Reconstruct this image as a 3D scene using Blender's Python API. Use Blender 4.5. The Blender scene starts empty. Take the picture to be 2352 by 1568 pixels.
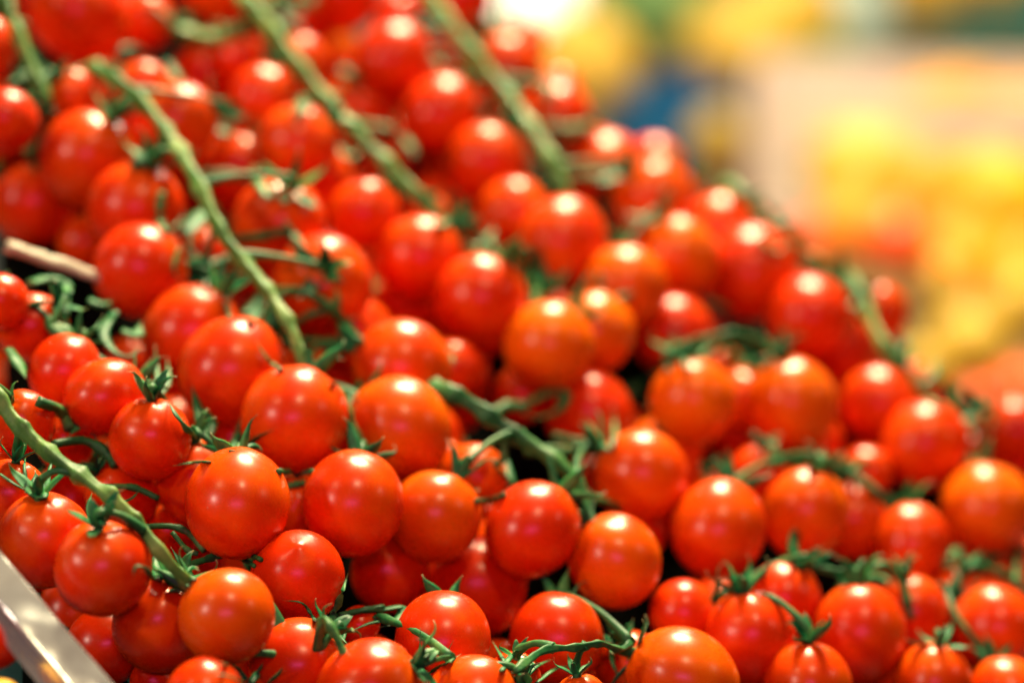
import bpy, math, random
from mathutils import Vector, Matrix, noise
R_ = random.Random(7)
rad = math.radians
scene = bpy.context.scene
COL = scene.collection

# ------------------------------------------------------------------ camera
CAM = Vector((0, 0, 1.30)); PITCH = rad(15); FPX = 85 / 36 * 2352; D0 = 0.72
cd = bpy.data.cameras.new('camera'); cam = bpy.data.objects.new('camera', cd); COL.objects.link(cam)
cam.location = CAM; cam.rotation_euler = (rad(90) - PITCH, 0, 0)
cd.lens = 85; cd.sensor_width = 36; cd.clip_start = 0.02; cd.clip_end = 60
cd.dof.use_dof = True; cd.dof.focus_distance = 0.703; cd.dof.aperture_fstop = 3.6
scene.camera = cam
RIGHT = Vector((1, 0, 0)); UP = Vector((0, math.sin(PITCH), math.cos(PITCH))); FWD = Vector((0, math.cos(PITCH), -math.sin(PITCH)))
def cam2w(v): return CAM + RIGHT * v[0] + UP * v[1] + FWD * v[2]
def dirw(x, y, z): return (RIGHT * x + UP * y - FWD * z)          # z towards the camera
def at(x, y, z): return cam2w(((x - 1176) / FPX * z, (784 - y) / FPX * z, z))
def slope_z(x, y):                                               # the face of the heap: a plane leaning away
    return D0 / (1 + 0.36 * (y - 1150) / 1568 - 0.26 * (x - 545) / 2352)
NRM = dirw(-.339, .82, .459).normalized()

# ------------------------------------------------------------------ light: market hall lamps and added lights
world = bpy.data.worlds.new('World'); scene.world = world; world.use_nodes = True
bg = world.node_tree.nodes['Background']; bg.inputs[0].default_value = (1.0, .66, .32, 1); bg.inputs[1].default_value = 0.022
FOCUS = at(600, 1100, .72)
def lamp(name, d, dist, size, power, color, size_y=None, target=None):
    ld = bpy.data.lights.new(name, 'AREA'); ld.shape = 'ELLIPSE' if size_y else 'DISK'; ld.size = size
    if size_y: ld.size_y = size_y
    ld.energy = power; ld.color = color
    o = bpy.data.objects.new(name, ld); COL.objects.link(o)
    o.location = (target or FOCUS) + dirw(*d).normalized() * dist
    o.rotation_euler = (((target or FOCUS) - o.location)).to_track_quat('-Z', 'Y').to_euler()
    return o
lamp('hall_lamp', (.16, .918, -.36), 1.9, .60, 106, (1, .81, .46))
lamp('hall_lamp', (.23, .78, .58), 2.0, .15, 10, (1, .78, .42))
lamp('hall_lamp', (-.52, .71, .48), 2.0, .11, 4, (1, .75, .38))
lamp('hall_lamp', (-.70, .32, .63), 2.0, .19, 11.5, (1, .76, .60))
lamp('neon_lamp', (.06, .22, .97), 1.9, .95, 7.5, (1, .12, .45), .07)
lamp('hall_lamp', (.86, .45, .2), 2.2, .16, 2, (1, .75, .5))
lamp('side_sheen_light', (-.72, .52, -.45), 2.3, 1.2, 2, (1, .78, .5))  # unseen area light added for the broad soft sheen from the left
lamp('stall_light', (-.1, .8, .5), 2.2, .6, 44, (1, .88, .66), target=at(1900, 300, 3.0))
lamp('stall_light', (.1, .85, .3), 2.2, .6, 52, (1, .92, .72), target=at(1750, 60, 4.2))  # second light, added to brighten the far peppers and the wall
scene.view_settings.view_transform = 'Standard'; scene.view_settings.look = 'None'
scene.view_settings.exposure = 0.22; scene.view_settings.gamma = 1

# ------------------------------------------------------------------ materials
def mat(name):
    m = bpy.data.materials.new(name); m.use_nodes = True
    nt = m.node_tree; return m, nt, nt.nodes['Principled BSDF']
def N(nt, t, **kw):
    n = nt.nodes.new(t)
    for k, v in kw.items(): setattr(n, k, v)
    return n
def ramp(nt, fac, stops):
    r = N(nt, 'ShaderNodeValToRGB'); e = r.color_ramp.elements
    while len(e) < len(stops): e.new(.5)
    for q, (p, c) in zip(e, stops): q.position = p; q.color = (*c, 1)
    nt.links.new(fac, r.inputs[0]); return r.outputs[0]
def mixc(nt, f, a, b, mode='MIX'):
    m = N(nt, 'ShaderNodeMix', data_type='RGBA', blend_type=mode)
    for s, v in ((m.inputs[0], f), (m.inputs[6], a), (m.inputs[7], b)):
        if hasattr(v, 'is_linked'): nt.links.new(v, s)
        else: s.default_value = v if isinstance(v, (int, float)) else (*v, 1)
    return m.outputs[2]
def math_(nt, op, a, b=0.0, clamp=False):
    m = N(nt, 'ShaderNodeMath', operation=op, use_clamp=clamp)
    for s, v in ((m.inputs[0], a), (m.inputs[1], b)):
        if hasattr(v, 'is_linked'): nt.links.new(v, s)
        else: s.default_value = v
    return m.outputs[0]
def noise_(nt, vec, scale, detail=3, rough=.5):
    n = N(nt, 'ShaderNodeTexNoise'); n.inputs['Scale'].default_value = scale; n.inputs['Detail'].default_value = detail
    n.inputs['Roughness'].default_value = rough; nt.links.new(vec, n.inputs['Vector']); return n.outputs[0]

def fruit_material(name, ripe, orange, shoulder, rough=.27):
    m, nt, b = mat(name)
    tc = N(nt, 'ShaderNodeTexCoord'); oi = N(nt, 'ShaderNodeObjectInfo')
    at_ = N(nt, 'ShaderNodeAttribute', attribute_type='OBJECT', attribute_name='ripeness')
    add = N(nt, 'ShaderNodeVectorMath', operation='ADD'); nt.links.new(tc.outputs['Object'], add.inputs[0])
    sc = N(nt, 'ShaderNodeVectorMath', operation='SCALE'); cmb = N(nt, 'ShaderNodeCombineXYZ')
    nt.links.new(oi.outputs['Random'], cmb.inputs[0]); nt.links.new(oi.outputs['Random'], cmb.inputs[2])
    nt.links.new(cmb.outputs[0], sc.inputs[0]); sc.inputs['Scale'].default_value = 40; nt.links.new(sc.outputs[0], add.inputs[1])
    v = add.outputs[0]
    sep = N(nt, 'ShaderNodeSeparateXYZ'); nt.links.new(tc.outputs['Object'], sep.inputs[0])
    n1 = noise_(nt, v, 1.1, 2); n2 = noise_(nt, v, 9, 4, .6)
    f = math_(nt, 'ADD', at_.outputs['Fac'], math_(nt, 'MULTIPLY', math_(nt, 'SUBTRACT', n1, .5), .9))
    f = math_(nt, 'ADD', f, math_(nt, 'MULTIPLY', math_(nt, 'SUBTRACT', n2, .5), .12), True)
    c = mixc(nt, f, ripe, orange)
    sh = math_(nt, 'MULTIPLY', math_(nt, 'SUBTRACT', sep.outputs[2], .55), 1.0, True)
    c = mixc(nt, sh, c, shoulder)
    # tiny pale lenticels and dust
    vo = N(nt, 'ShaderNodeTexVoronoi'); vo.inputs['Scale'].default_value = 16; nt.links.new(v, vo.inputs['Vector'])
    d = math_(nt, 'LESS_THAN', vo.outputs['Distance'], .085)
    sepc = N(nt, 'ShaderNodeSeparateColor'); nt.links.new(vo.outputs['Color'], sepc.inputs[0])
    d = math_(nt, 'MULTIPLY', d, math_(nt, 'GREATER_THAN', sepc.outputs[0], .82))
    c = mixc(nt, math_(nt, 'MULTIPLY', d, .45), c, (.95, .55, .3))
    nt.links.new(c, b.inputs['Base Color'])
    r = math_(nt, 'ADD', math_(nt, 'MULTIPLY', noise_(nt, v, 5, 3), .12), rough - .06)
    nt.links.new(r, b.inputs['Roughness'])
    b.inputs['IOR'].default_value = 1.38
    b.inputs['Subsurface Weight'].default_value = .12; b.inputs['Subsurface Radius'].default_value = (1.0, .25, .08); b.inputs['Subsurface Scale'].default_value = .003
    
    bp = N(nt, 'ShaderNodeBump'); bp.inputs['Strength'].default_value = .5; bp.inputs['Distance'].default_value = .000012
    nt.links.new(noise_(nt, v, 60, 3, .6), bp.inputs['Height']); nt.links.new(bp.outputs[0], b.inputs['Normal'])
    return m
M_TOM = fruit_material('tomato_skin', (.62, .028, .0003), (.80, .19, .002), (.72, .10, .002))
M_YEL_SHADE = fruit_material('shaded_yellow_skin', (.93, .29, .01), (.95, .36, .02), (.9, .4, .04), .5)  # yellow skin with the shading of the lower peppers put into its colour
M_YEL = fruit_material('yellow_skin', (.93, .37, .008), (.95, .50, .02), (.9, .60, .08), .45)
M_ORG = fruit_material('orange_skin', (.85, .07, .02), (.88, .16, .03), (.9, .2, .04), .3)
M_OLV = fruit_material('olive_skin', (.55, .36, .04), (.62, .42, .06), (.6, .42, .08), .3)

def green_material(name, dark, mid, pale):
    m, nt, b = mat(name)
    tc = N(nt, 'ShaderNodeTexCoord'); g = N(nt, 'ShaderNodeNewGeometry')
    n1 = noise_(nt, g.outputs['Position'], 70, 4, .6); n2 = noise_(nt, g.outputs['Position'], 700, 3, .6)
    f = math_(nt, 'ADD', math_(nt, 'MULTIPLY', n1, .8), math_(nt, 'MULTIPLY', n2, .25))
    c = ramp(nt, f, [(.34, dark), (.52, mid), (.72, pale)])
    a = N(nt, 'ShaderNodeAttribute', attribute_name='tip')
    c = mixc(nt, a.outputs['Fac'], c, (.34, .22, .10))
    nt.links.new(c, b.inputs['Base Color']); b.inputs['Roughness'].default_value = .5
    b.inputs['Specular IOR Level'].default_value = .3
    bp = N(nt, 'ShaderNodeBump'); bp.inputs['Strength'].default_value = .5; bp.inputs['Distance'].default_value = .0002
    nt.links.new(n2, bp.inputs['Height']); nt.links.new(bp.outputs[0], b.inputs['Normal'])
    return m
M_STEM = green_material('vine_green', (.015, .10, .02), (.07, .20, .035), (.22, .32, .08))
M_LEAF = green_material('calyx_green', (.001, .065, .022), (.005, .15, .05), (.08, .30, .07))
M_PED = green_material('pedicel_green', (.002, .05, .016), (.008, .12, .032), (.10, .24, .06))
M_DRY = green_material('dry_stalk', (.26, .23, .17), (.38, .34, .26), (.48, .44, .35))

def plain(name, c1, c2, scale=8, rough=.6, metallic=0, bump=.2):
    m, nt, b = mat(name); tc = N(nt, 'ShaderNodeTexCoord')
    n = noise_(nt, tc.outputs['Object'], scale, 5, .6)
    nt.links.new(ramp(nt, n, [(.3, c1), (.7, c2)]), b.inputs['Base Color'])
    b.inputs['Roughness'].default_value = rough; b.inputs['Metallic'].default_value = metallic
    bp = N(nt, 'ShaderNodeBump'); bp.inputs['Strength'].default_value = bump; bp.inputs['Distance'].default_value = .002
    nt.links.new(n, bp.inputs['Height']); nt.links.new(bp.outputs[0], b.inputs['Normal'])
    return m

# ------------------------------------------------------------------ mesh helpers
def tag(o, label=None, cat=None, group=None, kind=None):
    for k, v in (('label', label), ('category', cat), ('group', group), ('kind', kind)):
        if v: o[k] = v
    return o
def mesh_of(name, verts, faces, material, smooth=True, tips=None):
    me = bpy.data.meshes.new(name); me.from_pydata([tuple(v) for v in verts], [], faces); me.update()
    if smooth: me.polygons.foreach_set('use_smooth', [True] * len(me.polygons))
    if tips is not None:
        a = me.attributes.new('tip', 'FLOAT', 'POINT'); a.data.foreach_set('value', tips)
    me.materials.append(material); return me
def link(name, me, parent=None, mw=None, pw=None):
    """mw: world matrix wanted, pw: world matrix of the parent"""
    o = bpy.data.objects.new(name, me); COL.objects.link(o)
    if parent is not None: o.parent = parent
    if mw is not None: o.matrix_basis = (pw.inverted() @ mw) if pw is not None else mw
    return o

def tomato_mesh(seed, nu=40, nv=26, elong=1.0, point=0.0, lobes=5, lobe=.010, material=None, dimple=.10, name='tomato'):
    r = random.Random(seed); off = Vector((r.uniform(0, 50), r.uniform(0, 50), r.uniform(0, 50))); ph = r.uniform(0, 6)
    vs, fs = [], []
    for j in range(nv + 1):
        t = math.pi * j / nv
        for i in range(nu if 0 < j < nv else 1):
            p = 2 * math.pi * i / nu
            v = Vector((math.sin(t) * math.cos(p), math.sin(t) * math.sin(p), math.cos(t)))
            k = 1 + .022 * noise.noise(v * .9 + off)
            up = max(0, v.z)
            k += lobe * math.cos(lobes * p + ph) * math.sin(t) * (.3 + up * 1.6)
            w = v * k; w.z *= elong
            rho = math.hypot(v.x, v.y)
            if v.z > 0: w.z -= dimple * math.exp(-(rho / .2) ** 2)
            elif point: w.z -= point * math.exp(-(rho / .16) ** 2)
            vs.append(w)
    def idx(j, i):
        if j == 0: return 0
        if j == nv: return 1 + (nv - 1) * nu
        return 1 + (j - 1) * nu + i % nu
    for j in range(nv):
        for i in range(nu):
            q = [idx(j, i), idx(j + 1, i), idx(j + 1, i + 1), idx(j, i + 1)]
            q = [a for n_, a in enumerate(q) if a not in q[:n_]]
            fs.append(q)
    return mesh_of(name, vs, fs, material or M_TOM)

def smooth_path(pts, n):
    P = [Vector(p) for p in pts]
    if len(P) == 2: P = [P[0], P[0].lerp(P[1], .5), P[1]]
    P = [2 * P[0] - P[1]] + P + [2 * P[-1] - P[-2]]
    out = []
    for s in range(1, len(P) - 2):
        for k in range(n):
            t = k / n
            a, b, c, d = P[s - 1], P[s], P[s + 1], P[s + 2]
            out.append(.5 * ((2 * b) + (c - a) * t + (2 * a - 5 * b + 4 * c - d) * t * t + (3 * b - a - 3 * c + d) * t ** 3))
    out.append(P[-2]); return out
def tube(pts, radii, sides=10, n=6, rough=.10, seed=0, flat=1.0, path=True):
    path = smooth_path(pts, n) if path else [Vector(p) for p in pts]
    m = len(path); vs, fs = [], []
    up = Vector((.13, .2, .97)); off = Vector((seed * 3.1, seed * 1.7, 0))
    for k, p in enumerate(path):
        t = (path[min(k + 1, m - 1)] - path[max(k - 1, 0)]).normalized()
        a = t.cross(up)
        if a.length < .05: a = t.cross(Vector((1, 0, 0)))
        a.normalize(); b = a.cross(t)
        u = k / (m - 1) * (len(radii) - 1); i0 = min(int(u), len(radii) - 2) if len(radii) > 1 else 0
        rr = radii[i0] * (1 - (u - i0)) + radii[min(i0 + 1, len(radii) - 1)] * (u - i0)
        for s in range(sides):
            ang = 2 * math.pi * s / sides
            d = a * math.cos(ang) + b * math.sin(ang) * flat
            q = rr * (1 + rough * noise.noise((p + d * rr) * 260 + off) + rough * .7 * math.cos(3 * ang + k * .12))
            vs.append(p + d * q)
    for k in range(m - 1):
        for s in range(sides):
            s2 = (s + 1) % sides
            fs.append([k * sides + s, k * sides + s2, (k + 1) * sides + s2, (k + 1) * sides + s])
    for base, rev in ((0, True), ((m - 1) * sides, False)):
        c = len(vs); vs.append(path[0 if base == 0 else -1])
        for s in range(sides):
            s2 = (s + 1) % sides
            fs.append([c, base + s2, base + s] if rev else [c, base + s, base + s2])
    return vs, fs

def sepal_mesh(seed, L, e0, e1, curl, width, twist=0, side=0):
    """a lance-shaped sepal rooted at the stem end of a unit tomato, growing out along +X and up +Z"""
    n, th = 12, .012
    p = Vector((.05, 0, .93)); pts = [p.copy()]
    for k in range(n):
        t = (k + .5) / n
        e = e0 + (e1 - e0) * t + curl * max(0, t - .7) / .3
        p = p + Vector((math.cos(e), side * t * .5, math.sin(e))) * (L / n); pts.append(p.copy())
    vs, fs, tips = [], [], []
    for k, q in enumerate(pts):
        t = k / n
        w = width * (math.sin(math.pi * (t * .78 + .2)) ** 1.1) * (1 - t ** 5) + .006
        tg = (pts[min(k + 1, n)] - pts[max(k - 1, 0)]).normalized()
        sd = Vector((0, 1, 0)); nr = sd.cross(tg).normalized() * -1
        tw = twist * t; s2 = sd * math.cos(tw) + nr * math.sin(tw); n2 = nr * math.cos(tw) - sd * math.sin(tw)
        for (a, b) in ((-1, .35), (-.5, .1), (0, 0), (.5, .1), (1, .35), (.5, -.0), (0, -.0), (-.5, -.0)):
            lower = len(vs) % 8 >= 5
            hh = b * w * .9 - (th if lower else 0) + ((.1 * w * .9) if lower and a else 0)
            vs.append(q + s2 * a * w + n2 * hh); tips.append(max(0, (t - .86) / .14) * .8)
    for k in range(n):
        for s in range(8):
            s2 = (s + 1) % 8
            fs.append([k * 8 + s, k * 8 + s2, (k + 1) * 8 + s2, (k + 1) * 8 + s])
    fs.append(list(range(8))[::-1]); fs.append([n * 8 + i for i in range(8)])
    return mesh_of('sepal', vs, fs, M_LEAF, tips=tips)

TOMS = [tomato_mesh(s, elong=e, point=pt, lobe=lb) for s, e, pt, lb in
        ((1, 1.02, 0, .008), (2, 1.07, .0, .014), (3, .98, .012, .010), (4, 1.09, .02, .006), (5, 1.04, 0, .018), (6, 1.11, .03, .008), (7, 1.0, 0, .012))]
TOM_POINT = tomato_mesh(11, elong=1.03, point=.07)
SEP = [sepal_mesh(s, *a) for s, a in enumerate((
    (.95, rad(50), rad(35), rad(60), .15), (.85, rad(70), rad(60), rad(-60), .14, .6), (1.05, rad(40), rad(45), rad(90), .13, -.5, .3),
    (.75, rad(25), rad(5), rad(60), .15, .3), (.95, rad(60), rad(80), rad(-90), .13, .8, -.3), (.75, rad(75), rad(40), rad(-120), .15, -.7, .2)))]

# ------------------------------------------------------------------ the heap: measured fruit
# name: (x, y, apparent radius, set back in radii, ripeness shift, stalk-end direction or None)
T = {
 1:(181,33,106,0,.1,None), 2:(-45,115,80,0,0,None), 3:(530,-38,117,0,.1,None), 4:(785,-15,83,0,0,None),
 5:(330,48,66,1.6,0,None), 142:(470,165,70,1.6,0,None), 6:(165,222,66,.3,.1,None), 7:(12,275,74,.4,0,None), 144:(98,282,76,.5,0,None),
 8:(200,362,110,0.2,.1,(.55,.75,.3)), 9:(312,478,109,0.1,.1,(.35,.85,.3)), 10:(75,470,92,1.2,0,None), 11:(195,555,64,1.5,.1,None),
 12:(405,278,90,.2,.1,(.9,.3,0)), 13:(440,352,76,1.0,0,None), 14:(602,225,76,.3,.1,None), 15:(550,135,62,1.2,0,None),
 16:(692,138,58,.8,.2,None), 17:(682,330,92,0,.1,None), 18:(732,412,76,.3,.1,None), 19:(545,385,82,.4,.1,(.6,.6,.4)), 20:(330,200,62,.9,.2,None),
 22:(902,133,83,0,0,None), 23:(1014,260,86,0,0,None), 24:(1120,372,94,0,.1,None), 25:(1180,490,85,0,.2,(.6,.6,-.2)), 26:(1290,552,98,0,.2,(-.5,-.6,.5)),
 27:(836,490,80,0,.1,None), 28:(966,592,101,0,.05,(.7,.6,-.1)), 29:(1102,686,105,0,.1,(.5,.8,.0)), 30:(1261,792,103,0,.62,(.5,.6,-.5)), 31:(1364,760,92,.1,.6,None),
 32:(1436,656,97,0,.5,None), 33:(1558,590,92,0,.45,(-.4,.8,.1)), 34:(1498,452,92,0,.25,None), 35:(1390,400,98,0,.15,(0,-.5,.6)), 36:(1275,270,83,0,.05,(0,-.6,.5)),
 37:(1163,160,81,0,.05,None), 38:(1055,-8,74,0,.1,None), 39:(822,262,86,.2,.1,None), 40:(886,376,66,.8,.15,None), 41:(985,485,46,1.4,.1,None), 42:(1362,462,78,1.6,0,None),
 43:(1648,535,86,.9,0,None), 44:(1722,622,104,.3,0,None), 45:(1860,728,99,0,-.05,None), 46:(1925,800,88,1.3,-.1,None), 47:(2025,712,60,1.2,.1,None), 48:(1810,545,42,1.3,.2,None),
 49:(1545,765,92,1.1,-.1,(-.2,-.9,.5)), 50:(1591,918,97,0,.5,(-.1,.95,0)), 51:(1708,915,72,.9,.4,None), 52:(1818,927,104,0,.5,(-.2,.95,.1)),
 53:(2018,925,88,.2,.1,(.4,.8,-.1)), 54:(2125,1017,98,0,.15,None), 55:(2330,985,76,.5,.1,None), 56:(2266,1165,103,0,.5,None), 57:(2252,1052,66,1.0,.4,None),
 58:(1848,1175,97,0,.4,(.3,.9,0)), 59:(1955,1190,88,.9,.3,(-.2,.9,-.1)), 60:(1650,1210,107,0,.2,None), 61:(1740,1098,72,1.4,-.1,None), 62:(2093,1247,89,.6,.1,None), 139:(1990,1080,58,1.6,.1,None),
 63:(1473,1088,105,0,.3,(-.8,.5,-.2)), 64:(1521,1045,88,.9,.4,None), 65:(1350,945,98,1.0,-.05,(.5,-.6,.4)), 66:(1195,905,66,1.6,.1,None), 67:(1040,845,68,1.8,-.1,None),
 68:(1223,1212,104,0.0,.0,(.6,.7,-.5)), 69:(1412,1285,104,.2,.35,(-.6,.75,-.2)), 70:(1476,1228,52,2.2,0,None), 71:(1092,1342,115,1.1,-.15,(-.7,.3,-.5)),
 72:(1000,1183,104,0.6,.35,None), 73:(1085,1095,78,1.5,.2,(.6,.4,.5)), 74:(1022,1058,52,1.8,.4,None),
 75:(915,980,115,0,.40,(-.7,.5,-.5)), 76:(922,845,114,.1,.15,(-.8,.4,-.3)), 77:(676,961,121,0,.1,(.2,.8,-.6)), 78:(535,847,119,0,.1,(.55,.6,-.5)), 79:(440,765,109,0,.05,(.5,.75,-.1)), 80:(323,618,108,0,.1,(.8,.1,-.2)),
 81:(545,1152,117,-0.2,.15,(-.05,.8,-.6)), 82:(810,1152,114,-0.2,.15,(.1,.8,-.6)),
 83:(455,1105,93,0.6,.05,(-.05,.9,.25)), 84:(345,1004,92,0.2,.1,(.05,.93,.2)), 85:(243,911,89,0.4,.05,None), 86:(150,850,81,0.6,.05,None), 87:(75,750,82,0.8,.0,(.7,.6,.3)), 88:(0,690,64,.6,0,None),
 89:(55,965,70,1.0,-.1,None), 91:(24,1132,82,.1,.1,None), 92:(102,1237,107,0,.1,(-.05,.9,.35)), 93:(235,1301,109,0,.05,(.0,.86,.42)), 94:(366,1430,106,0.2,.1,(.30,.80,.25)),
 95:(520,1411,110,-0.3,.3,(-.75,.5,-.4)), 96:(683,1324,107,.8,-.1,(-.5,-.3,-.8)), 97:(683,1524,108,0.5,.0,(.62,.6,.2)), 98:(850,1586,119,0.1,.1,(.8,.5,.1)),
 99:(1017,1466,108,.7,.0,(.1,.5,-.8)), 100:(1085,1605,103,0,.2,(.9,.3,-.1)), 101:(1278,1465,107,1.3,-.05,(.1,.6,-.7)), 102:(1567,1560,119,0,.3,(-.8,.45,-.1)), 103:(1450,1528,80,1.0,.1,None),
 104:(1722,1462,103,0.2,.0,(-.15,.9,.05)), 105:(1856,1573,100,0,.15,(0,.95,.0)), 106:(1973,1452,105,0,.1,(.0,.85,-.1)), 107:(2097,1405,81,.7,.1,(-.2,.85,.1)), 108:(2205,1372,70,1.0,.1,None),
 109:(2285,1440,99,0,.15,None), 110:(2142,1571,89,0,.2,(.1,.95,.1)), 111:(2312,1592,86,0,.2,None), 112:(1570,1406,79,.9,-.15,(.8,.4,.2)), 113:(1797,1376,88,.8,-.1,(.4,.8,.2)),
 114:(895,1312,88,1.8,-.2,None), 115:(242,1480,90,1.1,-.3,None), 116:(355,1562,56,1.4,-.1,None), 117:(470,1596,88,0.6,.1,None),
 119:(815,765,86,.9,.15,None), 120:(741,648,112,.1,.1,(.1,.2,.9)), 121:(640,515,106,.1,.1,(.3,.7,.6)), 122:(562,612,66,1.0,.0,None), 123:(478,590,62,1.6,.0,None), 124:(502,440,66,1.4,0,None),
 126:(758,845,66,1.8,-.15,None), 127:(682,715,60,1.7,-.1,None), 128:(932,695,74,1.4,-.1,None), 130:(280,1132,84,1.4,-.15,None), 131:(388,1222,62,1.6,0,None), 132:(680,1165,70,2.0,-.2,None),
 133:(826,1432,46,2.0,-.1,None), 134:(1180,1555,62,.9,.1,None), 135:(1335,1606,62,.4,.2,None), 137:(2345,1275,46,1.0,.1,None), 138:(1692,1000,70,1.8,-.1,None), 145:(150,1010,66,1.6,-.1,None), 146:(1235,215,60,1.6,0,None), 147:(1300,340,62,1.6,-.1,None),
}
# truss: stem path (x, y, lift in metres off the heap face), stem radius, fruit, label
S = [
 ('stem', [(20,-60,.012),(38,40,.012),(62,120,.008),(92,200,-.004)], .0023, [2,1,6,7,144,10,11],
  'tomato truss in the upper left corner, pale stalk rising along the left edge'),
 ('stem', [(205,150,.002),(262,205,.008),(338,272,.012),(400,350,.014),(440,410,.014),(492,500,.014),(532,582,.012),(585,655,.012),(640,722,.012),(685,790,.010),(712,848,.004),(775,893,-.004),(805,960,-.010)], .0021,
  [12,13,20,8,9,80,79,78,77,75,76,120,121,119,82,81,122,127,126,123],
  'long sharply focused truss with round red fruit down both sides of its diagonal stalk'),
 ('stem', [(570,30,.010),(640,110,.012),(700,190,.012),(770,275,.012),(830,345,.012),(900,405,.008),(965,462,.004),(1040,520,-.004),(1150,580,-.006),(1215,650,-.010)], .0025,
  [14,19,124,17,18,27,28,29,30,39,40,41,128],
  'middle tomato truss whose blurred stalk slants between two others and ends at an orange fruit'),
 ('stem', [(970,-40,.012),(1035,85,.014),(1110,178,.014),(1182,265,.014),(1242,352,.014),(1295,432,.012),(1330,520,-.002),(1400,600,-.012)], .0025,
  [22,23,24,25,26,38,37,36,35,34,33,32,31,42,146,147],
  'tall blurred tomato truss on the ridge of the heap next to the bright background'),
 ('stem', [(-30,900,.012),(20,965,.012),(70,1025,.010),(132,1082,.010),(205,1138,.010),(280,1192,.010),(335,1238,.008),(385,1290,.004),(425,1305,-.006)], .0020,
  [89,91,92,93,94,95,130,131,145],
  'tomato truss beside the steel rim, with shrivelled calyxes on its green stalk'),
 ('stem', [(60,640,-.018),(150,700,-.02),(235,770,-.024),(330,860,-.024),(420,940,-.024),(500,1020,-.024)], .0018,
  [88,87,86,85,84,83],
  'row of tomatoes with upright spiky calyxes, below the cut brown stalk on the left'),
 ('stem', [(985,880,-.002),(1035,922,.004),(1125,972,.004),(1200,1022,.004),(1290,1085,.004),(1330,1120,.000),(1352,1200,-.008)], .0024,
  [65,66,67,63,64,68,69,70,73,74,72],
  'tomato truss at the centre with a thick dark green stalk crossing a black gap'),
 ('stem', [(1660,400,-.004),(1720,480,.002),(1790,560,.004),(1880,618,.004),(1960,660,.004),(2000,740,.004),(2050,830,.004),(2110,890,.000),(2190,960,-.008)], .0024,
  [43,44,48,45,46,47,53,54,55,57,56],
  'tomato truss along the right edge of the heap in front of the yellow fruit'),
 ('stem', [(1530,830,.000),(1600,815,.004),(1690,800,.006),(1780,815,.004),(1830,840,-.004)], .0017,
  [49,50,51,52,138],
  'short truss with two orange tomatoes side by side under a fan of green sepals'),
 ('stem', [(1780,1030,-.006),(1860,1045,-.001),(1930,1068,-.002),(1990,1105,-.002),(2060,1150,-.008)], .0013,
  [58,59,60,61,62,139],
  'truss of dull red tomatoes right of centre above the black hollow'),
 ('stem', [(1660,1340,-.006),(1760,1270,-.006),(1850,1300,.000),(1950,1335,.004),(2055,1325,.004),(2080,1380,-.008)], .0012,
  [112,113,104,106,107,105],
  'truss at the lower right whose stalk lies on top of four crowded tomatoes'),
 ('stem', [(2160,1320,-.008),(2230,1285,-.003),(2300,1300,-.004),(2370,1345,-.006)], .0012,
  [108,109,110,111,137],
  'blurred truss in the lower right corner, fruit cut by the picture edge'),
 ('stem', [(1205,1590,.008),(1262,1530,.006),(1330,1522,.006),(1392,1512,.006),(1425,1490,.0),(1440,1450,-.004)], .0010,
  [101,135,102,103,134],
  'truss at the bottom edge with thin hairy stalk curling between two tomatoes'),
 ('stem', [(950,1540,.002),(985,1548,.004),(1040,1515,.0),(1000,1590,-.006)], .0008,
  [98,99,100,71,114,133],
  'truss at the bottom edge left of centre, below a dark hollow with limp sepals'),
 ('stem', [(560,1290,-.012),(640,1400,-.02),(740,1430,.000),(775,1470,.004),(800,1520,-.006)], .0014,
  [96,97,117,116,115,132],
  'truss of dark red tomatoes below the focused fruit, one with a pointed tip'),
 ('stem', [(380,20,-.01),(480,40,-.01),(560,60,.0),(650,30,.006),(720,10,.0)], .0022,
  [3,4,5,142,15,16],
  'very blurred truss at the top edge, its big red fruit cut by the frame'),
]
FZ = {}; PX = {}
def place_all(items):
    """items: (key, x, y, r, back); near ones first, each one set back until it no longer runs into the ones before it"""
    order = sorted(items, key=lambda q: q[4] - q[2] * .0015)
    for key, x, y, r, back in order:
        z = slope_z(x, y) + back * .014; z0 = z
        tol = .92 if key < 1000 else .95
        for k2, (x2, y2, ra, z2) in PX.items():
            D = math.hypot(x - x2, y - y2); sm = (r + ra) * tol
            if D < sm: z = max(z, z2 + math.sqrt(sm * sm - D * D) / FPX * (z2 + .01))
        PX[key] = (x, y, r, z); FZ[key] = (at(x, y, z), r / FPX * z)
        if z - z0 > .04: print('pushed', key, round(z - z0, 3))
place_all([(k, v[0], v[1] + 3, v[2] * 1.025, v[3]) for k, v in T.items()])
if '_DBG' in globals(): print(sorted((round(PX[k][3] - slope_z(v[0], v[1]) - v[3] * .014, 3), k) for k, v in T.items())[-30:], max(p[3] for p in PX.values()))

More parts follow.
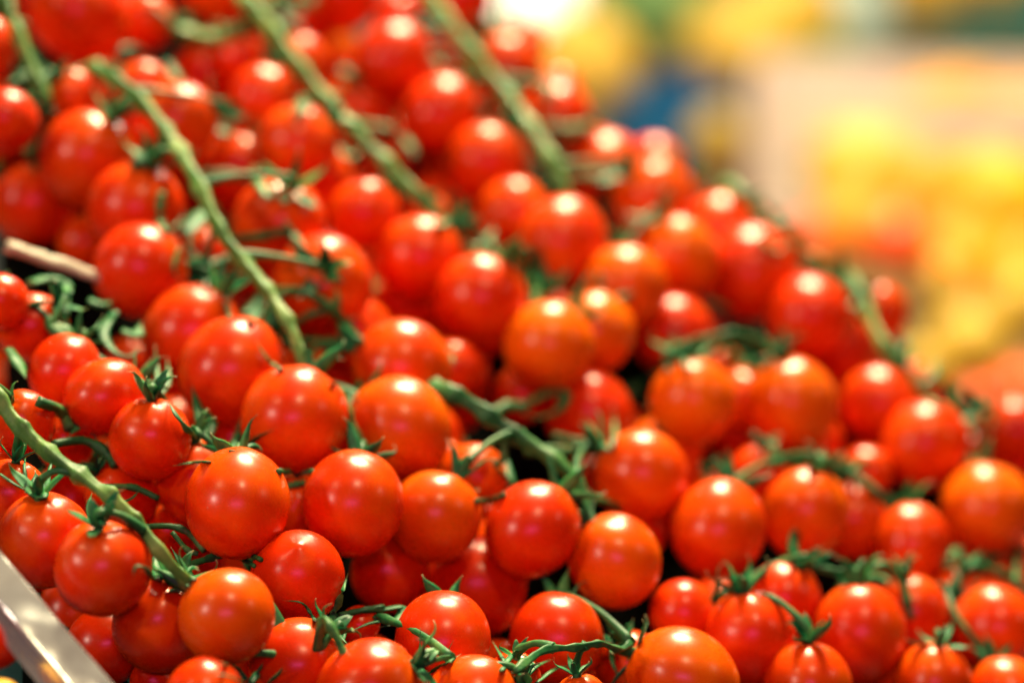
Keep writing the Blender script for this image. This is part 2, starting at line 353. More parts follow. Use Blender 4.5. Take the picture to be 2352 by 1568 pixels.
# fruit lying deeper in the heap, under the measured ones
ridge = [(1000, -200), (1150, 110), (1260, 190), (1350, 300), (1480, 400), (1600, 480), (1720, 560), (1850, 690), (1960, 760), (2060, 880), (2200, 1000), (2500, 1080)]
def inside(x, y):
    for (a, b), (c, d) in zip(ridge, ridge[1:]):
        if a <= x <= c: return y > b + (d - b) * (x - a) / (c - a)
    return x < 1000
holes = [(1480, 860, 80), (1350, 1400, 110), (1530, 1300, 60), (830, 1370, 60), (1180, 1000, 90), (1240, 1090, 60), (1790, 1290, 70), (1920, 1300, 60), (1160, 850, 60), (2080, 1150, 60), (1290, 1380, 80), (60, 560, 110), (200, 650, 80), (2330, 1230, 40), (2110, 1150, 50), (450, 70, 50), (300, 115, 30), (400, 175, 40), (60, 150, 50), (330, 780, 30), (1300, 470, 40), (1240, 330, 30), (1180, 180, 20), (730, 870, 40), (1690, 720, 60), (1500, 1390, 80), (880, 1400, 80), (1350, 870, 40)]
extra = []
for layer, back in ((1, 2.5), (2, 4.2)):
    for gy in range(-3, 13):
        for gx in range(-1, 17):
            x = gx * 150 + (gy % 2) * 75 + R_.uniform(-25, 25); y = gy * 135 + layer * 60 + R_.uniform(-22, 22)
            if not inside(x, y + 60) or y > 1640: continue
            if x < 380 and y > 1270 + (x * 1.1) - 40: continue
            if any((x - a) ** 2 + (y - b) ** 2 < (c + 50) ** 2 for a, b, c in holes): continue
            r = 92 * D0 / slope_z(x, y) * R_.uniform(.86, 1.02)
            extra.append((1000 * layer + len(extra), x, y, r, back))
place_all(extra)

def yaw_pitch(axis):
    return Vector((0, 0, 1)).rotation_difference(axis).to_matrix().to_4x4()

truss_nodes = []
for si, (nm, path, sr, fruit, label) in enumerate(S):
    pts = [at(x, y, slope_z(x, y) - .013) + NRM * (lift - (.0025 if si < 5 else 0)) for x, y, lift in path]
    truss_nodes.append(dict(pts=smooth_path(pts, 8), ctrl=pts, sr=sr, fruit=list(fruit), label=label, path=path))
for key, x, y, r, back in extra:
    c = FZ[key][0]
    best = min(truss_nodes, key=lambda t: min((p - c).length for p in t['pts'])); best['fruit'].append(key)

def build_fruit(truss, tw, t, key):
    c, rr = FZ[key]; deep = key >= 1000
    info = T.get(key)
    near = min(t['pts'], key=lambda p: (p - c).length + (0.0 if (p - c).length > rr * .8 else .02))
    to = (near - c)
    if info and info[5]:
        ax = dirw(*info[5]).normalized()
    else:
        ax = (to.normalized() * .8 + dirw(R_.uniform(-.35, .35), R_.uniform(.2, .8), R_.uniform(-.45, .25))).normalized()
    me = TOM_POINT if key == 96 else TOMS[(key * 5 + key // 3) % len(TOMS)]
    if key == 96: ax = dirw(-.1, -.72, -.75).normalized()
    spin = R_.uniform(0, 6.28)
    M = Matrix.Translation(c) @ yaw_pitch(ax) @ Matrix.Rotation(spin, 4, 'Z') @ Matrix.Scale(rr, 4)
    o = link('tomato', me, truss, M, tw)
    o['ripeness'] = float(max(0, min(1, (info[4] if info else R_.uniform(-.1, .15)) + R_.uniform(-.05, .07))))
    visible = not deep and (info[3] < 1.5)
    if visible or deep and key % 3 == 0:
        k0 = R_.uniform(0, 1.2)
        for k in range(5):
            a = k0 + k * 1.2566 + R_.uniform(-.25, .25)
            s = SEP[R_.randrange(len(SEP))]
            L = Matrix.Rotation(a, 4, 'Z') @ Matrix.Scale(R_.uniform(.95, 1.3), 4, Vector((1, 0, 0))) 
            q = link('sepal', s, o); q.matrix_basis = L
    # pedicel
    p0 = M @ Vector((0, 0, .90)); p1 = M @ Vector((0, 0, 1.28)); 
    d = (near - p1).length
    if d < .045 and not deep:
        mid = p1.lerp(near, .5) + (ax * .35 + NRM * .12) * min(d * .35, .006)
        # keep the stalk outside the neighbouring fruit
        for _ in range(6):
            for (c2, r2) in FZ.values():
                dv = mid - c2
                if dv.length < r2 * 1.03: mid = c2 + dv.normalized() * r2 * 1.06
        g = .0011
        vs, fs = tube([p0, p1, mid, near], [g * 1.3, g * 1.0, g * .9, g * 1.5, g * 1.0, g * .9, g * 1.0, g * 1.4, g * 1.6], 8, 6, seed=key)
        Mi = M.inverted(); me2 = mesh_of('pedicel', [Mi @ v for v in vs], fs, M_PED)
        q = link('pedicel', me2, o)
    elif visible:
        g = .0011
        vs, fs = tube([p0, p1, p1 + ax * .004 + dirw(0, -.003, -.004)], [g * 1.3, g, g * 1.2], 8, 5, seed=key)
        Mi = M.inverted(); q = link('pedicel', mesh_of('pedicel', [Mi @ v for v in vs], fs, M_PED), o)
    return o

def surf(x, y):
    z = slope_z(x, y) + .02
    for (a, b, r, zz) in PX.values():
        D = math.hypot(x - a, y - b)
        if D < r: z = min(z, zz - math.sqrt(r * r - D * D) / FPX * zz)
    return z
# loose stalklets and curled sepals: truss -> (kind, path, width in pixels, lift)
RIB = {
 0: [('sepal', [(72,118),(62,165),(15,195)], 26, 0), ('sepal', [(90,150),(140,172),(205,145)], 26, 0), ('sepal', [(80,130),(95,190),(70,215)], 20, 0), ('sepal', [(262,120),(300,108),(335,120)], 26, .002), ('sepal', [(385,145),(402,175),(420,196)], 26, .002)],
 1: [('pedicel', [(378,325),(340,352),(310,384)], 26, .002), ('sepal', [(372,440),(368,500),(385,530),(430,490)], 17, .001), ('sepal', [(425,540),(455,500),(480,470)], 40, -.004),
     ('pedicel', [(450,398),(520,402),(590,412)], 19, .003), ('sepal', [(588,385),(602,425),(622,455),(632,400)], 26, .002), ('sepal', [(500,285),(515,310),(532,290)], 30, .002),
     ('pedicel', [(532,548),(600,542),(665,530)], 16, .003), ('sepal', [(655,510),(680,545),(705,570)], 24, .002),
     ('pedicel', [(470,610),(515,600),(545,588)], 19, .002), ('sepal', [(455,605),(448,640),(470,658),(475,620)], 26, .002), ('sepal', [(410,570),(400,620),(425,660)], 9, .002), ('sepal', [(430,565),(465,600)], 9, .002), ('pedicel', [(485,655),(530,642),(575,640)], 20, .002),
     ('pedicel', [(622,668),(700,672),(755,705),(790,738),(828,785)], 19, .004), ('pedicel', [(668,748),(712,722),(760,712)], 14, .003), ('pedicel', [(690,782),(755,786),(825,778)], 17, .003),
     ('sepal', [(772,712),(776,680),(768,650)], 14, .004), ('sepal', [(560,725),(590,690),(618,640)], 22, .004), ('sepal', [(575,740),(600,700),(605,660)], 20, .003), ('sepal', [(528,730),(522,690),(545,640)], 11, .003),
     ('sepal', [(645,848),(615,825),(587,780)], 17, .002), ('sepal', [(692,840),(712,812),(735,785)], 20, .003), ('sepal', [(805,912),(780,890),(752,872)], 18, .002), ('sepal', [(822,918),(795,892),(768,876)], 14, .002),
     ('sepal', [(534,1036),(545,1000),(554,955)], 19, .002), ('sepal', [(568,1034),(590,1005),(634,983)], 16, .002), ('sepal', [(478,1060),(440,1062),(396,1070)], 16, .003), ('pedicel', [(640,1083),(680,1085),(718,1084)], 15, .0), ('pedicel', [(660,1117),(700,1108)], 14, .0)],
 2: [('pedicel', [(745,262),(810,285),(905,300)], 20, .003), ('sepal', [(780,340),(798,362),(830,345)], 28, .002), ('sepal', [(930,315),(945,340),(955,360)], 26, .002), ('sepal', [(1105,545),(1128,560),(1125,590)], 24, .003), ('sepal', [(1090,575),(1125,540),(1135,520)], 16, .003),
     ('sepal', [(1000,520),(1060,500),(1100,520)], 18, .001), ('sepal', [(1175,590),(1205,610),(1235,570)], 22, .002), ('sepal', [(1225,655),(1238,610),(1240,560)], 22, .003), ('sepal', [(700,225),(690,255),(665,275)], 24, .002)],
 3: [('pedicel', [(1080,50),(1120,58),(1150,70)], 22, .003), ('sepal', [(1140,75),(1148,30),(1150,-15)], 12, .004), ('sepal', [(1155,80),(1170,40),(1195,-15)], 8, .004), ('sepal', [(1188,92),(1195,50),(1222,5)], 7, .004), ('sepal', [(1205,98),(1225,80),(1250,76)], 7, .004), ('sepal', [(1140,60),(1132,45),(1128,30)], 6, .004),
     ('pedicel', [(1150,180),(1200,190),(1250,195)], 22, .002), ('sepal', [(1235,180),(1262,200),(1255,240)], 30, .002), ('pedicel', [(1250,290),(1310,300),(1365,285)], 22, .002), ('sepal', [(1355,270),(1380,285),(1405,280)], 30, .002),
     ('pedicel', [(1290,402),(1350,408),(1415,400)], 22, .003), ('sepal', [(1000,130),(1015,155),(1030,160)], 26, .002), ('sepal', [(1095,235),(1110,255),(1105,290)], 28, .002), ('sepal', [(1390,530),(1425,545),(1460,530)], 26, .0)],
 4: [('pedicel', [(85,920),(140,945),(160,985)], 24, .002), ('sepal', [(150,940),(175,975),(160,1000)], 30, .001), ('pedicel', [(120,1020),(190,1012),(245,1040),(265,1070)], 20, .002), ('pedicel', [(215,1120),(300,1118),(365,1145)], 14, .001), ('pedicel', [(325,1210),(385,1208),(430,1222),(470,1265)], 14, .001),
     ('pedicel', [(395,1222),(430,1262),(455,1272)], 12, .001), ('pedicel', [(425,1300),(480,1282),(525,1270)], 16, .002), ('pedicel', [(525,1270),(560,1285),(585,1300)], 10, .001), ('pedicel', [(520,1268),(560,1268),(600,1285)], 11, .001), ('sepal', [(445,1330),(415,1290),(392,1255)], 17, .003), ('sepal', [(432,1345),(400,1290),(362,1268)], 11, .003),
     ('sepal', [(350,1330),(335,1305),(312,1300),(305,1330)], 13, .004), ('sepal', [(362,1330),(358,1300),(352,1260)], 24, .004), ('sepal', [(240,1205),(222,1180),(236,1158)], 16, .003), ('sepal', [(205,1190),(203,1160),(212,1130)], 9, .003), ('sepal', [(255,1160),(300,1145),(322,1122)], 8, .003),
     ('sepal', [(62,1130),(100,1140),(112,1085),(125,1040)], 15, .003), ('sepal', [(0,1088),(40,1115),(80,1135)], 13, .003), ('sepal', [(62,1110),(56,1075),(60,1040)], 7, .003)],
 5: [('sepal', [(70,650),(110,640),(150,650),(140,685),(105,690)], 34, -.002), ('sepal', [(154,660),(150,736),(178,765),(215,758),(240,722)], 19, .0), ('sepal', [(265,715),(238,763),(262,806),(296,818),(322,797)], 22, .0), ('sepal', [(205,690),(230,700),(262,690)], 40, -.006), ('sepal', [(280,760),(310,770),(325,740)], 40, -.006), ('sepal', [(20,800),(45,840),(60,870)], 30, .001),
     ('sepal', [(352,905),(330,860),(352,820)], 17, .004), ('sepal', [(366,908),(385,870),(384,820)], 16, .004), ('sepal', [(360,905),(362,870),(356,790)], 14, .005), ('sepal', [(446,1005),(410,960),(385,920)], 20, .004), ('sepal', [(470,1005),(455,940),(440,880)], 26, .005), ('sepal', [(480,1000),(485,960),(440,910)], 20, .004), ('sepal', [(455,1010),(430,985),(402,940)], 15, .003)],
 6: [('pedicel', [(1120,960),(1160,935),(1210,935)], 24, .002), ('sepal', [(1195,935),(1250,905),(1298,900),(1285,938),(1240,958),(1190,945)], 24, .003), ('pedicel', [(1210,1040),(1260,1032),(1300,1035),(1385,1030)], 18, .002), ('pedicel', [(1270,1000),(1330,1015),(1385,1030)], 16, .002), ('sepal', [(1400,1035),(1370,1000),(1335,945)], 15, .004), ('sepal', [(1405,1030),(1412,990),(1408,930)], 11, .004),
     ('pedicel', [(1332,1120),(1340,1160),(1355,1190)], 20, .002), ('sepal', [(1172,1118),(1165,1080),(1160,1035)], 22, .002), ('sepal', [(1175,1110),(1150,1080),(1128,1045)], 15, .002), ('pedicel', [(1095,1150),(1130,1148),(1160,1135)], 12, .001)],
 7: [('sepal', [(1560,390),(1520,360),(1560,330)], 20, -.004), ('sepal', [(1740,540),(1780,575),(1800,560)], 22, .002), ('sepal', [(2050,830),(2080,800),(2065,760)], 26, .002), ('sepal', [(2110,880),(2140,860),(2150,820)], 22, .002), ('sepal', [(2120,900),(2150,930),(2190,930)], 18, .0)],
 8: [('sepal', [(1535,850),(1545,800),(1552,740)], 15, .003), ('sepal', [(1580,850),(1560,800),(1530,760)], 13, .002), ('sepal', [(1790,825),(1760,790),(1735,740)], 20, .003), ('sepal', [(1805,825),(1798,790),(1808,755)], 18, .003), ('sepal', [(1600,820),(1650,800),(1720,815)], 26, .002), ('sepal', [(1610,690),(1650,700),(1690,720)], 34, -.004)],
 9: [('sepal', [(1830,1075),(1845,1045),(1880,1040)], 24, .003), ('sepal', [(1870,1050),(1920,1050),(1990,1095)], 20, .002), ('sepal', [(1820,1260),(1828,1230),(1825,1210)], 20, .002), ('sepal', [(1610,1060),(1625,1090),(1615,1110)], 20, -.006)],
 10: [('sepal', [(1810,1265),(1830,1290),(1870,1310)], 30, .003), ('pedicel', [(1655,1345),(1690,1360),(1710,1345),(1670,1330)], 15, .002), ('sepal', [(1960,1335),(2010,1320),(2060,1345)], 26, .002), ('sepal', [(1930,1350),(1960,1320),(1940,1300)], 26, .001), ('sepal', [(2120,1480),(2150,1470),(2178,1452)], 20, .002)],
 11: [('sepal', [(2165,1310),(2180,1270),(2235,1250)], 30, .001), ('sepal', [(2250,1290),(2290,1275),(2340,1300)], 24, .002)],
 12: [('sepal', [(1418,1548),(1405,1500),(1425,1432)], 12, .003), ('sepal', [(1185,1568),(1160,1520),(1130,1470)], 13, .003), ('sepal', [(1150,1540),(1185,1500),(1250,1530)], 12, .001), ('sepal', [(1205,1560),(1230,1530),(1275,1510)], 12, .003), ('sepal', [(1230,1568),(1290,1530),(1370,1545)], 9, .003)],
 13: [('sepal', [(975,1545),(965,1500),(966,1440)], 10, .003), ('sepal', [(985,1545),(1020,1525),(1060,1500)], 13, .003), ('sepal', [(1035,1520),(1030,1495),(1042,1468)], 7, .003), ('sepal', [(975,1540),(955,1515),(930,1498)], 12, .002), ('pedicel', [(780,1412),(840,1400),(880,1400)], 14, .0), ('sepal', [(875,1400),(925,1395),(905,1430),(870,1440)], 22, .001), ('sepal', [(890,1425),(850,1430),(803,1450)], 13, .001), ('sepal', [(880,1390),(830,1400),(800,1405)], 22, .0)],
 14: [('sepal', [(752,1438),(775,1390),(800,1315)], 20, .003), ('sepal', [(724,1425),(695,1385),(648,1378)], 12, .003), ('sepal', [(745,1430),(770,1450),(800,1480)], 24, .003), ('sepal', [(788,1470),(792,1445),(786,1420)], 8, .004), ('sepal', [(565,1560),(540,1530),(488,1520)], 16, .004), ('sepal', [(575,1568),(590,1545),(605,1520)], 18, .004), ('sepal', [(560,1568),(520,1550),(482,1548)], 12, .004), ('sepal', [(615,1568),(640,1545),(650,1530)], 14, .004)],
 15: [('sepal', [(395,40),(430,75),(480,100)], 44, .0), ('sepal', [(420,50),(440,30),(470,40)], 30, .0), ('pedicel', [(640,20),(665,60),(690,75)], 22, .001)],
}
def ribbon(kind, path, w, lift, parent, tw, seed):
    n = len(path); pts = []
    dense = smooth_path([(x, y, 0) for x, y in path], 6)
    zs = [surf(p.x, p.y) for p in dense]
    for k, p in enumerate(dense):                      # lie on whatever fruit is underneath, smoothly
        a = zs[max(0, k - 3):k + 4]; z = min(zs[k], sum(a) / len(a)) - .0012 - lift * .8
        pts.append(at(p.x, p.y, z))
    half = w * 1.25 / 2 / FPX * slope_z(*path[0])
    m = len(pts)
    if kind == 'sepal': rr = [half * (.35 + .65 * math.sin(math.pi * min(1, (k / (m - 1)) * .85 + .22))) * (1 - (k / (m - 1)) ** 4 * .9) for k in range(m)]
    else: rr = [half * (.85 + .25 * (abs(k / (m - 1) - .55) < .08)) for k in range(m)]
    vs, fs = tube(pts, rr, 8, 1, seed=seed, rough=.12, flat=.35 if kind == 'sepal' else 1, path=False)
    tips = [max(0, (min(i // 8, m - 1) / (m - 1) - .9) / .1) * .8 if kind == 'sepal' else 0 for i in range(len(vs))]
    Mi = tw.inverted()
    o = link(kind, mesh_of(kind, [Mi @ v for v in vs], fs, M_LEAF if kind == 'sepal' else M_PED, tips=tips), parent)

GROUP = 'cherry tomato trusses heaped on the stall'
for ti, t in enumerate(truss_nodes):
    base = t['ctrl'][0]
    truss = bpy.data.objects.new('tomato_truss', None); COL.objects.link(truss); truss.empty_display_size = .01
    tw = Matrix.Translation(base); truss.matrix_basis = tw
    tag(truss, t['label'], 'tomatoes', GROUP)
    sr = t['sr']; n = len(t['ctrl'])
    radii = []
    for k in range(n * 3):
        radii.append(sr * (1.12 - .35 * k / (n * 3)) * (1.38 if k % 3 == 1 else .90))
    vs, fs = tube(t['ctrl'], radii, 14, 12, rough=.30, seed=len(t['path']))
    me = mesh_of('stem', [v - base for v in vs], fs, M_STEM if sr > .0019 and ti != 6 else M_PED); o = link('stem', me, truss)
    for key in t['fruit']: build_fruit(truss, tw, t, key)
    for ri, rb in enumerate(RIB.get(ti, ())): ribbon(*rb, truss, tw, ri + 10 * ti)

# ------------------------------------------------------------------ cut brown stalk, yellow fruit in the heap
vs, fs = tube([at(14, 565, .80), at(110, 598, .805), at(230, 640, .81), at(330, 690, .83)], [.0023, .0021, .0019, .0018], 12, 6, seed=4, rough=.3)
b0 = at(14, 565, .80)
o = link('cut_stalk', mesh_of('cut_stalk', [v - b0 for v in vs], fs, M_DRY)); o.location = b0
tag(o, 'pale brown cut stalk lying in a dark gap on the left of the heap', 'stalk')

# ------------------------------------------------------------------ steel rim, sloping board
def slab(name, corners, thick, material, parent=None, bev=.0, seg=2):
    """corners: 4 world points of the top face, counter-clockwise seen from the normal"""
    import bmesh
    a, b, c, d = corners; nrm = (b - a).cross(d - a).normalized()
    vs = [p for p in corners] + [p - nrm * thick for p in corners]; base = sum(corners, Vector()) / 4
    me = bpy.data.meshes.new(name); me.from_pydata([tuple(v - base) for v in vs], [], [(0, 1, 2, 3), (7, 6, 5, 4), (0, 4, 5, 1), (1, 5, 6, 2), (2, 6, 7, 3), (3, 7, 4, 0)]); me.update()
    if bev:
        bm = bmesh.new(); bm.from_mesh(me); bmesh.ops.bevel(bm, geom=bm.edges[:], offset=bev, segments=seg, profile=.6, affect='EDGES'); bm.to_mesh(me); bm.free()
        me.polygons.foreach_set('use_smooth', [True] * len(me.polygons))
    me.materials.append(material)
    o = bpy.data.objects.new(name, me); COL.objects.link(o)
    if parent: o.parent = parent; o.location = base - parent.location
    else: o.location = base
    return o
mS, nt, b = mat('brushed_steel'); b.inputs['Base Color'].default_value = (.80, .85, .90, 1); b.inputs['Metallic'].default_value = .8
tc = N(nt, 'ShaderNodeTexCoord'); nn = noise_(nt, tc.outputs['Object'], 60, 3, .5)
nt.links.new(math_(nt, 'ADD', math_(nt, 'MULTIPLY', nn, .2), .10), b.inputs['Roughness'])
bp = N(nt, 'ShaderNodeBump'); bp.inputs['Strength'].default_value = .9; bp.inputs['Distance'].default_value = .0035
nt.links.new(noise_(nt, tc.outputs['Object'], 34, 2, .5), bp.inputs['Height']); nt.links.new(bp.outputs[0], b.inputs['Normal'])
zr = .655
rim = bpy.data.objects.new('steel_tray_rim', None); COL.objects.link(rim); rim.location = at(100, 1440, zr)
tag(rim, 'polished steel rim of the display tray, slanting across the lower left corner', 'rim')
A, B = at(-260, 960, zr + .02), at(470, 1810, zr - .02); A2, B2 = at(-270, 1062, zr + .012), at(372, 1830, zr - .028)
slab('rim_bar', [A, A2, B2, B], .0022, mS, rim, .0009, 3)
a1, b1 = A2 - NRM * .002, B2 - NRM * .002
slab('rim_lip', [a1 + UP * .0006, a1 - UP * .010 + FWD * .002, b1 - UP * .010 + FWD * .002, b1 + UP * .0006], .0012, mS, rim, .0005, 2)

mB = plain('gap_shade_black', (.0005, .0012, .0008), (.0015, .003, .002), 20, 1.0); mB.node_tree.nodes['Principled BSDF'].inputs['Specular IOR Level'].default_value = .05  # near-black colour stands in for the deep shade between the fruit
def hp(x, y, depth): return at(x, y, slope_z(x, y)) - NRM * depth
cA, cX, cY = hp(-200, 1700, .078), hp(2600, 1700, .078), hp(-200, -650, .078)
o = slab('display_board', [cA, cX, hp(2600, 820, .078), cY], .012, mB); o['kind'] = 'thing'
tag(o, 'sloping board under the heap of tomatoes, coloured black for the shade in the gaps', 'board')
mG = plain('green_liner', (.0, .055, .06), (.005, .10, .10), 30, .6)
g0 = [at(-300, 1250, .76), at(-300, 1900, .69), at(420, 1900, .69), at(420, 1300, .76)]
o = slab('green_liner_sheet', g0, .001, mG); tag(o, 'dark teal liner sheet under the steel rim in the lower left corner', 'liner')
o = link('tomato', TOMS[2], None, Matrix.Translation(at(-20, 1462, .66)) @ Matrix.Scale(78 / FPX * .66, 4)); o['ripeness'] = 0.0
tag(o, 'dark red tomato outside the steel rim, cut by the left picture edge', 'tomato')
o = link('yellow_tomato', tomato_mesh(31, material=M_YEL, name='yellow_tomato'), None, Matrix.Translation(at(0, 1610, .64)) @ Matrix.Scale(52 / FPX * .64, 4)); o['ripeness'] = .4
tag(o, 'yellow tomato peeking into the bottom left corner outside the rim', 'tomato')
c_y = at(788, 102, 1.02)
o = link('yellow_tomato', tomato_mesh(32, material=M_YEL, name='yellow_tomato'), None, Matrix.Translation(c_y) @ Matrix.Scale(36 / FPX * 1.02, 4)); o['ripeness'] = .3
tag(o, 'small yellow tomato wedged among the red ones near the top edge', 'tomato')

# ------------------------------------------------------------------ the next stall, far out of focus
KB = 1.5; TABLE = CAM.z - .47 * KB
def atb(x, y, z): return at(x, y, z * KB)
def on_table(x, y, h=0):                                     # where the ray through (x, y) meets height TABLE + h
    d = (at(x, y, 1) - CAM); t = (TABLE + h - CAM.z) / d.z; return CAM + d * t
mW = plain('white_crate', (.74, .63, .57), (.84, .74, .67), 12, .5)
mBl = plain('blue_crate', (.005, .13, .33), (.01, .17, .42), 12, .5)
mTb = plain('stall_cloth', (.09, .06, .010), (.18, .11, .02), 6, .8)
mWall = plain('hall_wall', (.0, .28, .33), (.05, .42, .24), 1.6, .8)
mMint = plain('paper_bag', (.52, .70, .56), (.66, .80, .68), 7, .7)
mLet = plain('lettuce', (.10, .25, .05), (.28, .45, .12), 14, .6)
tb = slab('stall_table', [Vector((-.1, 1.7, TABLE)), Vector((2.0, 1.7, TABLE)), Vector((2.2, 5.1, TABLE)), Vector((-.1, 5.1, TABLE))], .03, mTb, None, .004)
tag(tb, 'neighbouring stall table covered with ochre cloth behind the heap', 'table')
wl = slab('wall', [Vector((-2, 6.2, -.2)), Vector((3.5, 6.2, -.2)), Vector((3.5, 6.2, 2.6)), Vector((-2, 6.2, 2.6))], .1, mWall); wl['kind'] = 'structure'
fl = slab('floor', [Vector((-4, -2, 0)), Vector((4, -2, 0)), Vector((4, 9, 0)), Vector((-4, 9, 0))], .1, plain('floor_concrete', (.12, .11, .10), (.2, .19, .17), 3, .7)); fl['kind'] = 'structure'

def crate(name, p, w, d, h, rot, m, label, slats=3):
    e = bpy.data.objects.new(name, None); COL.objects.link(e); e.location = p; e.rotation_euler = (0, 0, rot); tag(e, label, 'crate')
    def bx(nm, x0, x1, y0, y1, z0, z1):
        vs = [(x, y, z) for z in (z0, z1) for x, y in ((x0, y0), (x1, y0), (x1, y1), (x0, y1))]
        me = mesh_of(nm, vs, [(3, 2, 1, 0), (4, 5, 6, 7), (0, 1, 5, 4), (1, 2, 6, 5), (2, 3, 7, 6), (3, 0, 4, 7)], m, False)
        o = link(nm, me, e); return o
    bx('bottom', 0, w, 0, d, 0, .006)
    sh = h / slats
    for k in range(slats):
        z0 = .008 + k * sh; z1 = z0 + sh * .86
        bx('slat', 0, w, -.006, 0, z0, z1); bx('slat', 0, w, d, d + .006, z0, z1)
        bx('slat', -.006, 0, 0, d, z0, z1); bx('slat', w, w + .006, 0, d, z0, z1)
    for x in (0, w - .012):
        for y in (0.001, d - .013): bx('corner_post', x + .001, x + .011, y, y + .012, .006, h)
    return e
pw = atb(1735, 205, 2.05); hc = pw.z - TABLE; pw.z = TABLE; crate('white_crate', pw, .54, .33, hc - .004, rad(-8), mW, 'white slatted crate full of yellow peppers on the next stall')
pb = atb(1430, 215, 2.3); hb = pb.z - TABLE; pb.z = TABLE; crate('blue_crate', pb, .16, .21, hb - .004, rad(6), mBl, 'low blue crate left of the white crate on the next stall')

mBr = plain('brown_crate', (.16, .09, .04), (.26, .15, .07), 12, .7)
pc = atb(1590, 385, 2.12); hc = pc.z - TABLE; pc.z = TABLE; crate('wooden_crate', pc, .085, .10, hc, 0, mBr, 'small brown crate under the lone brownish yellow tomato left of the peppers')
def pepper_mesh(seed, material, name='pepper'):
    return tomato_mesh(seed, 36, 24, 1.15, 0, 4, .10, material, .22, name)
PEP = pepper_mesh(51, M_YEL); PEP_SHADE = pepper_mesh(53, M_YEL_SHADE)
mPale = fruit_material('pale_yellow_skin', (.93, .56, .06), (.95, .64, .12), (.95, .66, .18), .35)
PEPP = pepper_mesh(52, mPale)
stalk_vs, stalk_fs = tube([(0, 0, .85), (0, 0, 1.15), (.12, 0, 1.35)], [.14, .09, .11], 8, 4, seed=2)
STK = mesh_of('stalk', stalk_vs, stalk_fs, M_STEM)
def pepper(x, y, z, rpx, label, me=PEP, tilt=None):
    q = (tilt or dirw(R_.uniform(-1, 1), R_.uniform(-.2, 1), R_.uniform(-.6, .2))).normalized()
    o = link('yellow_pepper', me, None, Matrix.Translation(atb(x, y, z)) @ yaw_pitch(q) @ Matrix.Scale(rpx / FPX * z * KB, 4)); o['ripeness'] = .3
    tag(o, label, 'pepper', 'yellow peppers on the next stall'); s = link('stalk', STK, o); return o
st = slab('display_stand', [atb(1850, 1130, 1.2), atb(2750, 1130, 1.2), atb(2750, 560, 1.80), atb(1780, 560, 1.80)], .02, mTb, None, .003)
tag(st, 'ochre sloping stand carrying yellow tomatoes and peppers behind the ridge', 'stand')
peps = [
 (2165, 300, 2.10, 130, 'yellow pepper rising highest over the white crate edge'),
 (2350, 305, 2.08, 120, 'yellow pepper at the right picture edge on top of the crate'),
 (1985, 400, 2.0, 115, 'pale yellow pepper just inside the left end of the white crate'),
 (2120, 460, 1.86, 130, 'yellow pepper in the middle of the crate heap'),
 (2310, 480, 1.84, 130, 'large yellow pepper at the right picture edge under the top one'),
 (1985, 530, 1.76, 105, 'yellow pepper tinted orange for shade, low at the front left of the crate heap'),
 (2200, 600, 1.68, 110, 'yellow pepper tinted orange for shade, in front of the crate beside the orange tomato'),
 (2360, 640, 1.66, 100, 'yellow pepper cut by the right picture edge low in the heap'),
]
for i, (x, y, z, r, lb) in enumerate(peps): pepper(x, y, z, r, lb, PEPP if i in (2, ) else PEP_SHADE if i in (3, 5, 6, 7) else PEP)  # most lower peppers get the skin with shade in its colour
for x, y, z, rx, lb in ((1690, 115, 2.8, 118, 'long yellow pepper at the top, between the blue crate and the mint bag'), (1800, 40, 2.85, 118, 'yellow pepper at the top edge left of the mint bag'),
                        (2130, -50, 2.95, 100, 'yellow pepper cut by the top edge right of the mint bag'), (2280, -75, 2.95, 90, 'second yellow pepper at the top edge, near the top right corner'),
                        (1350, 150, 2.4, 118, 'pale yellow pepper beside the red ridge, below the shining lamp')):
    pepper(x, y, z, rx, lb, PEPP)
TOMB = tomato_mesh(61, 32, 20, material=M_ORG, name='tomato'); TOMY = tomato_mesh(62, 32, 20, material=M_OLV, name='tomato')
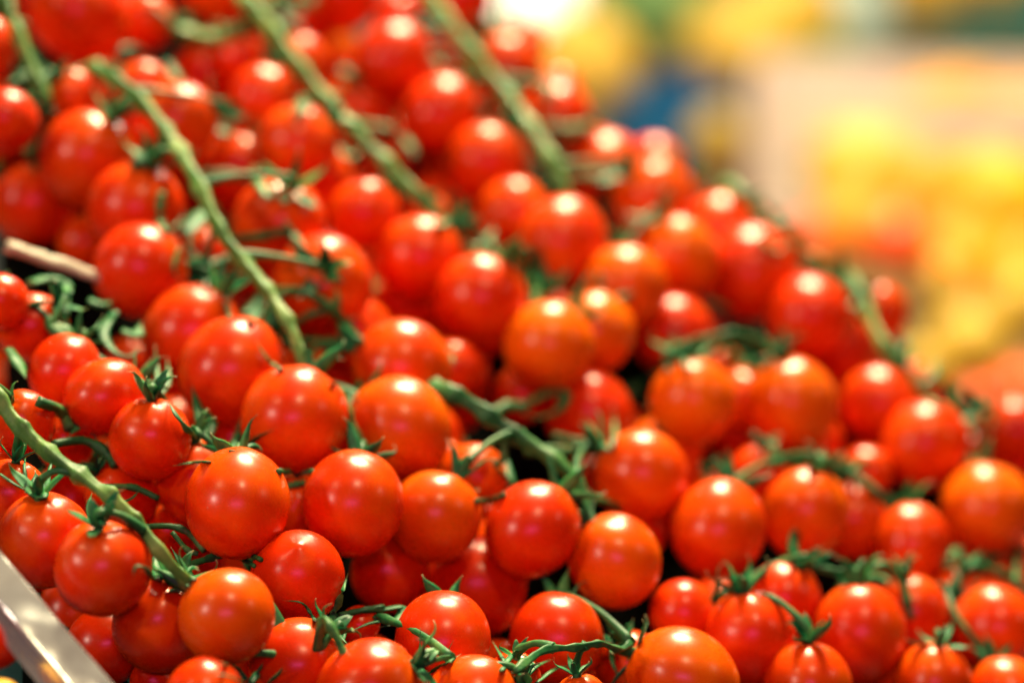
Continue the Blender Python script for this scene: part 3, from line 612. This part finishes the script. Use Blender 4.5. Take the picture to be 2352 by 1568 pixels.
for x, y, z, r, me, lb in ((2060, 552, 1.53, 84, TOMB, 'blurred orange tomato in front of the yellow peppers'),
                           (1645, 315, 2.15, 66, TOMY, 'blurred brownish yellow tomato between ridge and white crate'),
                           (2225, 790, 1.42, 92, TOMY, 'blurred yellow tomato low on the right behind the ridge'),
                           (2160, 660, 1.55, 62, TOMY, 'small blurred yellow tomato above the low yellow one'),
                           (2340, 700, 1.51, 70, TOMY, 'yellow tomato cut by the right edge beside the low yellow one'),
                           (2250, 935, 1.30, 60, TOMB, 'orange tomato peeking over the ridge near the right edge'),
                           (1850, 560, 1.70, 55, TOMB, 'dull orange tomato just behind the ridge stalk'),
                           (2345, 900, 1.32, 66, TOMB, 'orange tomato at the right edge just over the ridge'),
                           (2120, 850, 1.36, 58, TOMY, 'dull yellow tomato peeking over the ridge below the low yellow one')):
    o = link('tomato', me, None, Matrix.Translation(atb(x, y, z)) @ yaw_pitch(dirw(R_.uniform(-.5, .5), .7, .2).normalized()) @ Matrix.Scale(r / FPX * z * KB, 4)); o['ripeness'] = .4
    tag(o, lb, 'tomato')
# shining lamp behind the ridge, mint bag, lettuces
mL, nt, b = mat('lamp_glow'); b.inputs['Base Color'].default_value = (1, .95, .8, 1); b.inputs['Emission Color'].default_value = (1, .90, .66, 1); b.inputs['Emission Strength'].default_value = 1.7
lp = bpy.data.objects.new('globe_lamp', None); COL.objects.link(lp); lp.location = atb(1250, -10, 3.4)
tag(lp, 'shining white globe lamp behind the ridge at the top edge', 'lamp')
g = tomato_mesh(71, 24, 16, 1, 0, 1, 0, mL, 0, 'globe'); o = link('globe', g, lp); o.scale = (.10,) * 3
vs, fs = tube([(0, 0, .08), (0, 0, .6)], [.02, .006], 10, 4); link('cord', mesh_of('cord', vs, fs, mBl), lp)
def blob(name, p, sc, m, label, cat, seed, amp=.25):
    vs, fs = [], []; nu, nv = 30, 18
    for j in range(nv + 1):
        for i in range(nu):
            t = math.pi * j / nv; a = 2 * math.pi * i / nu
            v = Vector((math.sin(t) * math.cos(a), math.sin(t) * math.sin(a), math.cos(t)))
            vs.append(v * (1 + amp * noise.noise(v * 2.3 + Vector((seed, 0, 0))) + amp * .5 * noise.noise(v * 6 + Vector((seed, 3, 0)))))
    for j in range(nv):
        for i in range(nu): fs.append([j * nu + i, (j + 1) * nu + i, (j + 1) * nu + (i + 1) % nu, j * nu + (i + 1) % nu])
    o = link(name, mesh_of(name, vs, fs, m)); o.location = p; o.scale = sc; tag(o, label, cat); return o
blob('paper_bag', atb(1950, 70, 3.1), (.10, .06, .11), mMint, 'pale mint paper bag between yellow peppers at the top', 'bag', 3)
blob('lettuce', atb(1500, 30, 3.2), (.16, .09, .08), mLet, 'green lettuce at the top left of the next stall', 'lettuce', 5, .5)
blob('lettuce', atb(1870, 170, 2.8), (.11, .08, .04), mLet, 'low green lettuce behind the white crate', 'lettuce', 8, .5)
